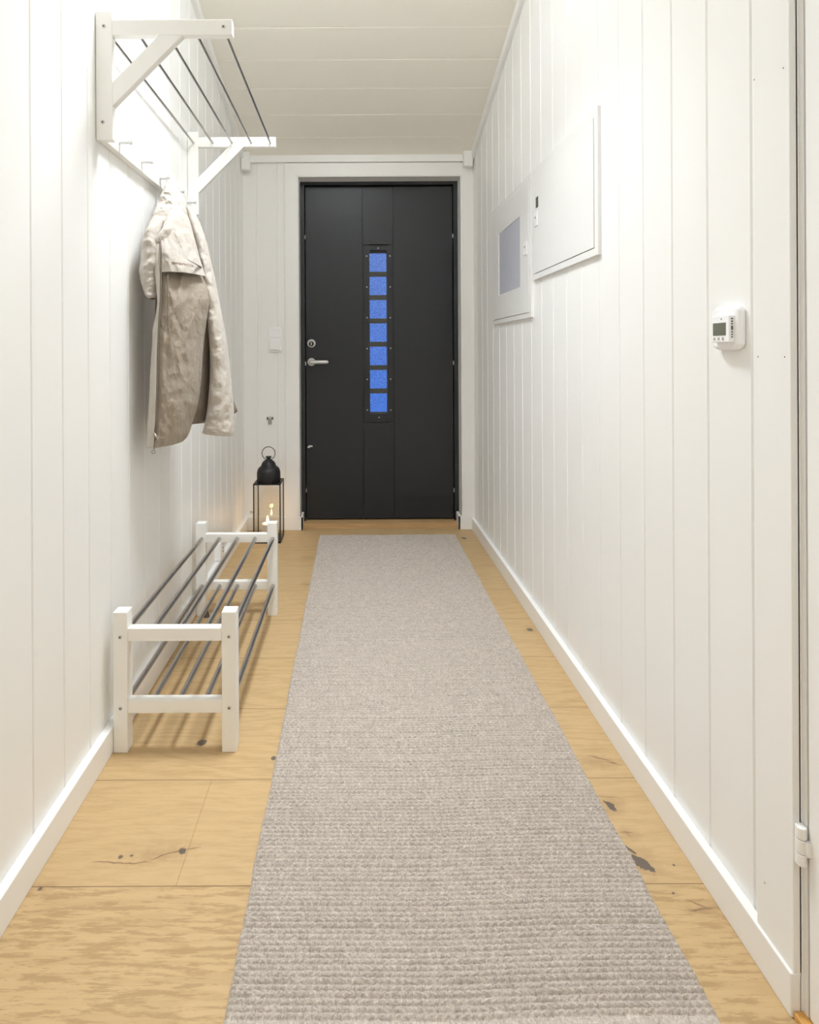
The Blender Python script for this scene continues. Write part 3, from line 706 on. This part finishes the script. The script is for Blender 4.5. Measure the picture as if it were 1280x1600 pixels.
J_PLACKET = [(-0.6072, 1.685, 1.4, -0.585, 1.69, 1.4086, 0.004), (-0.6008, 1.677, 1.3489, -0.5788, 1.677, 1.3488, 0.004), (-0.5943, 1.674, 1.2817, -0.5784, 1.672, 1.2814, 0.004), (-0.5882, 1.672, 1.2187, -0.578, 1.67, 1.2185, 0.003), (-0.5922, 1.672, 1.177, -0.582, 1.67, 1.1768, 0.003), (-0.602, 1.672, 1.1295, -0.5861, 1.67, 1.1294, 0.004), (-0.6041, 1.672, 1.082, -0.5882, 1.67, 1.0819, 0.004), (-0.6092, 1.672, 1.0155, -0.5895, 1.67, 1.0155, 0.004), (-0.6134, 1.672, 0.9301, -0.5918, 1.67, 0.9301, 0.005), (-0.6185, 1.672, 0.8541, -0.595, 1.67, 0.8542, 0.005), (-0.6227, 1.672, 0.78, -0.602, 1.67, 0.7802, 0.005)]
J_SLEEVE_A = [(-0.6195, 1.72, 1.4736, -0.5872, 1.74, 1.4683, 0.02), (-0.6338, 1.7, 1.4206, -0.5924, 1.72, 1.4187, 0.028), (-0.6437, 1.695, 1.3676, -0.5931, 1.71, 1.3642, 0.032), (-0.6478, 1.695, 1.3136, -0.5933, 1.71, 1.3156, 0.034), (-0.6442, 1.695, 1.2751, -0.5935, 1.71, 1.2767, 0.033), (-0.6394, 1.7, 1.2525, -0.5956, 1.71, 1.2612, 0.03), (-0.6328, 1.7, 1.2332, -0.5957, 1.71, 1.234, 0.026), (-0.6193, 1.7, 1.2225, -0.5996, 1.71, 1.2243, 0.018)]
J_SLEEVE_B = [(-0.5655, 1.865, 1.5545, -0.5374, 1.885, 1.5339, 0.018), (-0.5489, 1.865, 1.4909, -0.5141, 1.885, 1.4824, 0.03), (-0.5343, 1.865, 1.4336, -0.4951, 1.885, 1.4223, 0.036), (-0.5198, 1.865, 1.3699, -0.4784, 1.885, 1.3451, 0.04), (-0.5053, 1.865, 1.2957, -0.4671, 1.89, 1.2878, 0.042), (-0.4972, 1.865, 1.232, -0.4566, 1.89, 1.2298, 0.043), (-0.4911, 1.865, 1.1684, -0.443, 1.89, 1.1589, 0.043), (-0.4851, 1.865, 1.1048, -0.4315, 1.89, 1.0944, 0.043), (-0.4822, 1.865, 1.0412, -0.4254, 1.89, 1.0364, 0.043), (-0.4837, 1.865, 0.967, -0.4182, 1.89, 0.9611, 0.045), (-0.4904, 1.865, 0.8929, -0.4111, 1.89, 0.8838, 0.046), (-0.4981, 1.865, 0.84, -0.4092, 1.89, 0.8258, 0.046), (-0.5046, 1.865, 0.8124, -0.4083, 1.89, 0.7914, 0.045), (-0.51, 1.865, 0.7955, -0.4095, 1.89, 0.7828, 0.044)]
J_BACK = [(-0.6448, 1.8, 1.37, -0.5253, 1.9, 1.3649, 0.0), (-0.6335, 1.79, 1.2869, -0.5148, 1.94, 1.283, 0.0), (-0.6382, 1.79, 1.1649, -0.488, 1.945, 1.1619, 0.0), (-0.6429, 1.79, 1.0429, -0.4844, 1.955, 1.0402, 0.0), (-0.6412, 1.79, 0.9615, -0.4561, 1.965, 0.9417, 0.0), (-0.6396, 1.79, 0.8801, -0.4162, 1.975, 0.8534, 0), (-0.6379, 1.79, 0.8232, -0.5153, 1.95, 0.8188, 0)]
J_COLLAR = [(-0.5776, 1.735, 1.4671, -0.571, 1.745, 1.4733, 0.004), (-0.5791, 1.71, 1.4457, -0.5632, 1.73, 1.456, 0.01), (-0.5865, 1.692, 1.4244, -0.5571, 1.72, 1.4381, 0.014), (-0.6016, 1.68, 1.399, -0.5575, 1.715, 1.4175, 0.012), (-0.6028, 1.678, 1.3872, -0.5602, 1.705, 1.398, 0.004)]
J_SIDE = [(-0.4984, 1.83, 1.2081, -0.4854, 1.86, 1.2104, 0.0), (-0.5029, 1.83, 1.1249, -0.4821, 1.87, 1.1262, 0.0), (-0.5075, 1.83, 1.0417, -0.488, 1.9, 1.0516, 0.0), (-0.5121, 1.83, 0.9586, -0.4906, 1.9, 0.9545, 0.0), (-0.525, 1.83, 0.8755, -0.4954, 1.9, 0.8682, 0.0), (-0.5398, 1.83, 0.8256, -0.5064, 1.9, 0.8337, 0.0)]
ZIP = [(-0.5723, 1.655, 1.3976), (-0.5703, 1.655, 1.345), (-0.5726, 1.655, 1.2697), (-0.5728, 1.655, 1.2133), (-0.5776, 1.655, 1.1569), (-0.5814, 1.655, 1.0817), (-0.5839, 1.655, 0.9689), (-0.5882, 1.655, 0.8561), (-0.5927, 1.655, 0.8147)]
SL_A = (-0.5818, 1.648, 0.8138); SL_B = (-0.5927, 1.652, 0.7832); SL_C = (-0.5947, 1.652, 0.7701)
PZIP = [(-0.5575, 1.672, 1.2908), (-0.5553, 1.665, 1.252), (-0.5539, 1.66, 1.1948), (-0.5535, 1.658, 1.1381)]
jk = thing('jacket', 'beige two-tone jacket with cream shoulders hanging from the middle coat peg', 'jacket', (-.616, 1.87, 1.64))
def interp(rows, t):
    n = len(rows)-1; f = min(max(t, 0), 1)*n; i = min(int(f), n-1); u = f-i
    p = [rows[max(i-1, 0)], rows[i], rows[i+1], rows[min(i+2, n)]]
    out = []
    for a, b, c, d in zip(*p):
        out.append(.5*(2*b+(c-a)*u+(2*a-5*b+4*c-d)*u*u+(3*b-a-3*c+d)*u*u*u)*.6+.4*(b+(c-b)*u))
    return out
def crease(p, s, seed, ax=(1, 1, 1)):
    q = Vector((p[0]*ax[0], p[1]*ax[1], p[2]*ax[2]))*s+Vector((seed, seed*1.7, 0))
    return 1-2*abs(noise.noise(q)+.35*noise.noise(q*2.1))
def cloth_sheet(name, rows, mat, nu, nv, amp, seed, thick=.0016, sx=1, hem=None, ends=True, parent=None):
    bm = bmesh.new(); g = []
    for j in range(nv+1):
        r = interp(rows, j/nv); L = Vector(r[0:3]); R = Vector(r[3:6]); b = r[6]; row = []
        for i in range(nu+1):
            u = i/nu; p = L.lerp(R, u); bul = math.sin(math.pi*min(1, max(0, u)))
            e = min(1, u*7, (1-u)*5)
            dz = amp*e*(crease(p, 15, seed, (1.5, 1, .42))*.62+crease(p, 30, seed+5, (1.1, 1, .7))*.26+crease(p, 90, seed+9, (.8, 1, 1.2))*.06)
            p = p+Vector((.25, -1, 0)).normalized()*(b*bul+dz)
            row.append(bm.verts.new(p))
        g.append(row)
    for j in range(nv):
        for i in range(nu): bm.faces.new((g[j][i], g[j][i+1], g[j+1][i+1], g[j+1][i]))
    o = obj(name, bm, mat, parent or jk, smooth=True)
    md = o.modifiers.new('solid', 'SOLIDIFY'); md.thickness = thick; md.offset = 0
    return o
def cloth_tube(name, rows, mat, ns, nv, amp, seed, open_end=True, parent=None, sq=1.0):
    bm = bmesh.new(); g = []
    for j in range(nv+1):
        r = interp(rows, j/nv); L = Vector(r[0:3]); R = Vector(r[3:6]); b = r[6]
        c = (L+R)/2; h = (R-L)/2; row = []
        for i in range(ns):
            a = 2*math.pi*i/ns; ca, sa = math.cos(a), math.sin(a)
            p = c+h*ca+Vector((.2, -1, 0)).normalized()*(b*sa)
            fr = min(1, (j/nv)*6+.15)
            d = amp*fr*(crease(p, 15, seed, (1.2, 1.2, .8))*.6+crease(p, 34, seed+4, (1, 1, 1.1))*.35+crease(p, 75, seed+8)*.13)
            k = abs(sa)**.7
            p = p+Vector((h.normalized().x*ca*.25, -sa, 0))*d*(.25+.75*k)
            row.append(bm.verts.new(p))
        g.append(row)
    for j in range(nv):
        for i in range(ns): bm.faces.new((g[j][i], g[j][(i+1) % ns], g[j+1][(i+1) % ns], g[j+1][i]))
    bm.faces.new(g[0])
    o = obj(name, bm, mat, parent or jk, smooth=True)
    md = o.modifiers.new('solid', 'SOLIDIFY'); md.thickness = .0016; md.offset = -1
    return o
cloth_sheet('back_panel', J_BACK, MLINING, 30, 60, .010, 3.1)
cloth_sheet('side_lining', J_SIDE, MLINING, 16, 50, .006, 8.1)
cloth_tube('hood_and_shoulders', J_UPPER, MCREAM, 100, 120, .022, 1.7)
cloth_tube('sleeve', J_SLEEVE_B, MCREAM, 72, 170, .0085, 5.5)
cloth_tube('sleeve', J_SLEEVE_A, MCREAM, 64, 90, .020, 2.9)
fp = cloth_sheet('front_panel', J_FRONT, MTAUPE, 100, 190, .014, 4.4); fp['label'] = 'taupe front panel'
yk = cloth_sheet('shoulder_yoke', J_YOKE, MCREAM, 80, 90, .012, 6.3)
cloth_sheet('collar', J_COLLAR, MCREAM, 30, 30, .006, 9.3)
cloth_sheet('placket', J_PLACKET, MCREAM, 12, 150, .0025, 7.7)
# zip
bm = bmesh.new(); tube(bm, ZIP, .0029, 8); zp = obj('zip', bm, MZIP, jk, smooth=True)
bm = bmesh.new(); s = Vector(SL_A)
tube(bm, [s+Vector((-.010, 0, .012)), s+Vector((-.004, -.004, .004)), s+Vector((.004, -.003, -.008))], [.0028, .0042, .003], 10); obj('slider', bm, MPULL, zp)
bm = bmesh.new(); s = Vector(SL_B)
tube(bm, [s+Vector((.006, 0, .020)), s+Vector((-.001, 0, -.006))], .0024, 8); ring(bm, Vector(SL_C), .0048, .0012, 'y', 20, 8); obj('pull_tab', bm, MPULL, zp)
# chest pocket zip, sleeve cuff seam
bm = bmesh.new(); tube(bm, PZIP, .0014, 8); obj('pocket_zip', bm, MZIP, jk)
# hanging loop over the peg
bm = bmesh.new(); tube(bm, [(-.624, 1.866, 1.625), (-.6235, 1.868, 1.642), (-.6225, 1.873, 1.6495), (-.6225, 1.881, 1.6495), (-.6235, 1.886, 1.642), (-.622, 1.886, 1.62)], .0022, 8); obj('hanging_loop', bm, MCREAM, jk)
# embroidered lettering
def words(name, txt, size, loc, rot, mat, parent, ext=.0004):
    cu = bpy.data.curves.new(name, 'FONT'); cu.body = txt; cu.size = size; cu.extrude = ext; cu.offset = size*.012
    t = bpy.data.objects.new(name+'_src', cu); COL.objects.link(t)
    me = bpy.data.meshes.new_from_object(t); bpy.data.objects.remove(t)
    me.materials.clear(); me.materials.append(mat)
    o = bpy.data.objects.new(name, me); COL.objects.link(o); o.location = loc; o.rotation_euler = rot
    o.parent = parent; o.matrix_parent_inverse = Matrix.Translation(-parent.location)
    return o
def project(o, target, lift=.0024):
    """lay the lettering on the cloth"""
    from mathutils.bvhtree import BVHTree
    bm = bmesh.new(); bm.from_mesh(target.data); t = BVHTree.FromBMesh(bm); bm.free()
    mw = Matrix.Translation(o.location) @ o.rotation_euler.to_matrix().to_4x4()
    inv = mw.inverted()
    for v in o.data.vertices:
        p = mw @ v.co; depth = v.co.z
        h = t.ray_cast(Vector((p.x, 1.2, p.z)), Vector((0, 1, 0)))
        if h[0] is not None: v.co = inv @ Vector((p.x, h[0].y-lift-depth, p.z))
EMB = words('embroidery', 'swancos8', .0145, (-.5475, 1.6445, 1.3260), (math.pi/2, 0, .12), MTHREAD, jk, .0006)
project(EMB, yk)
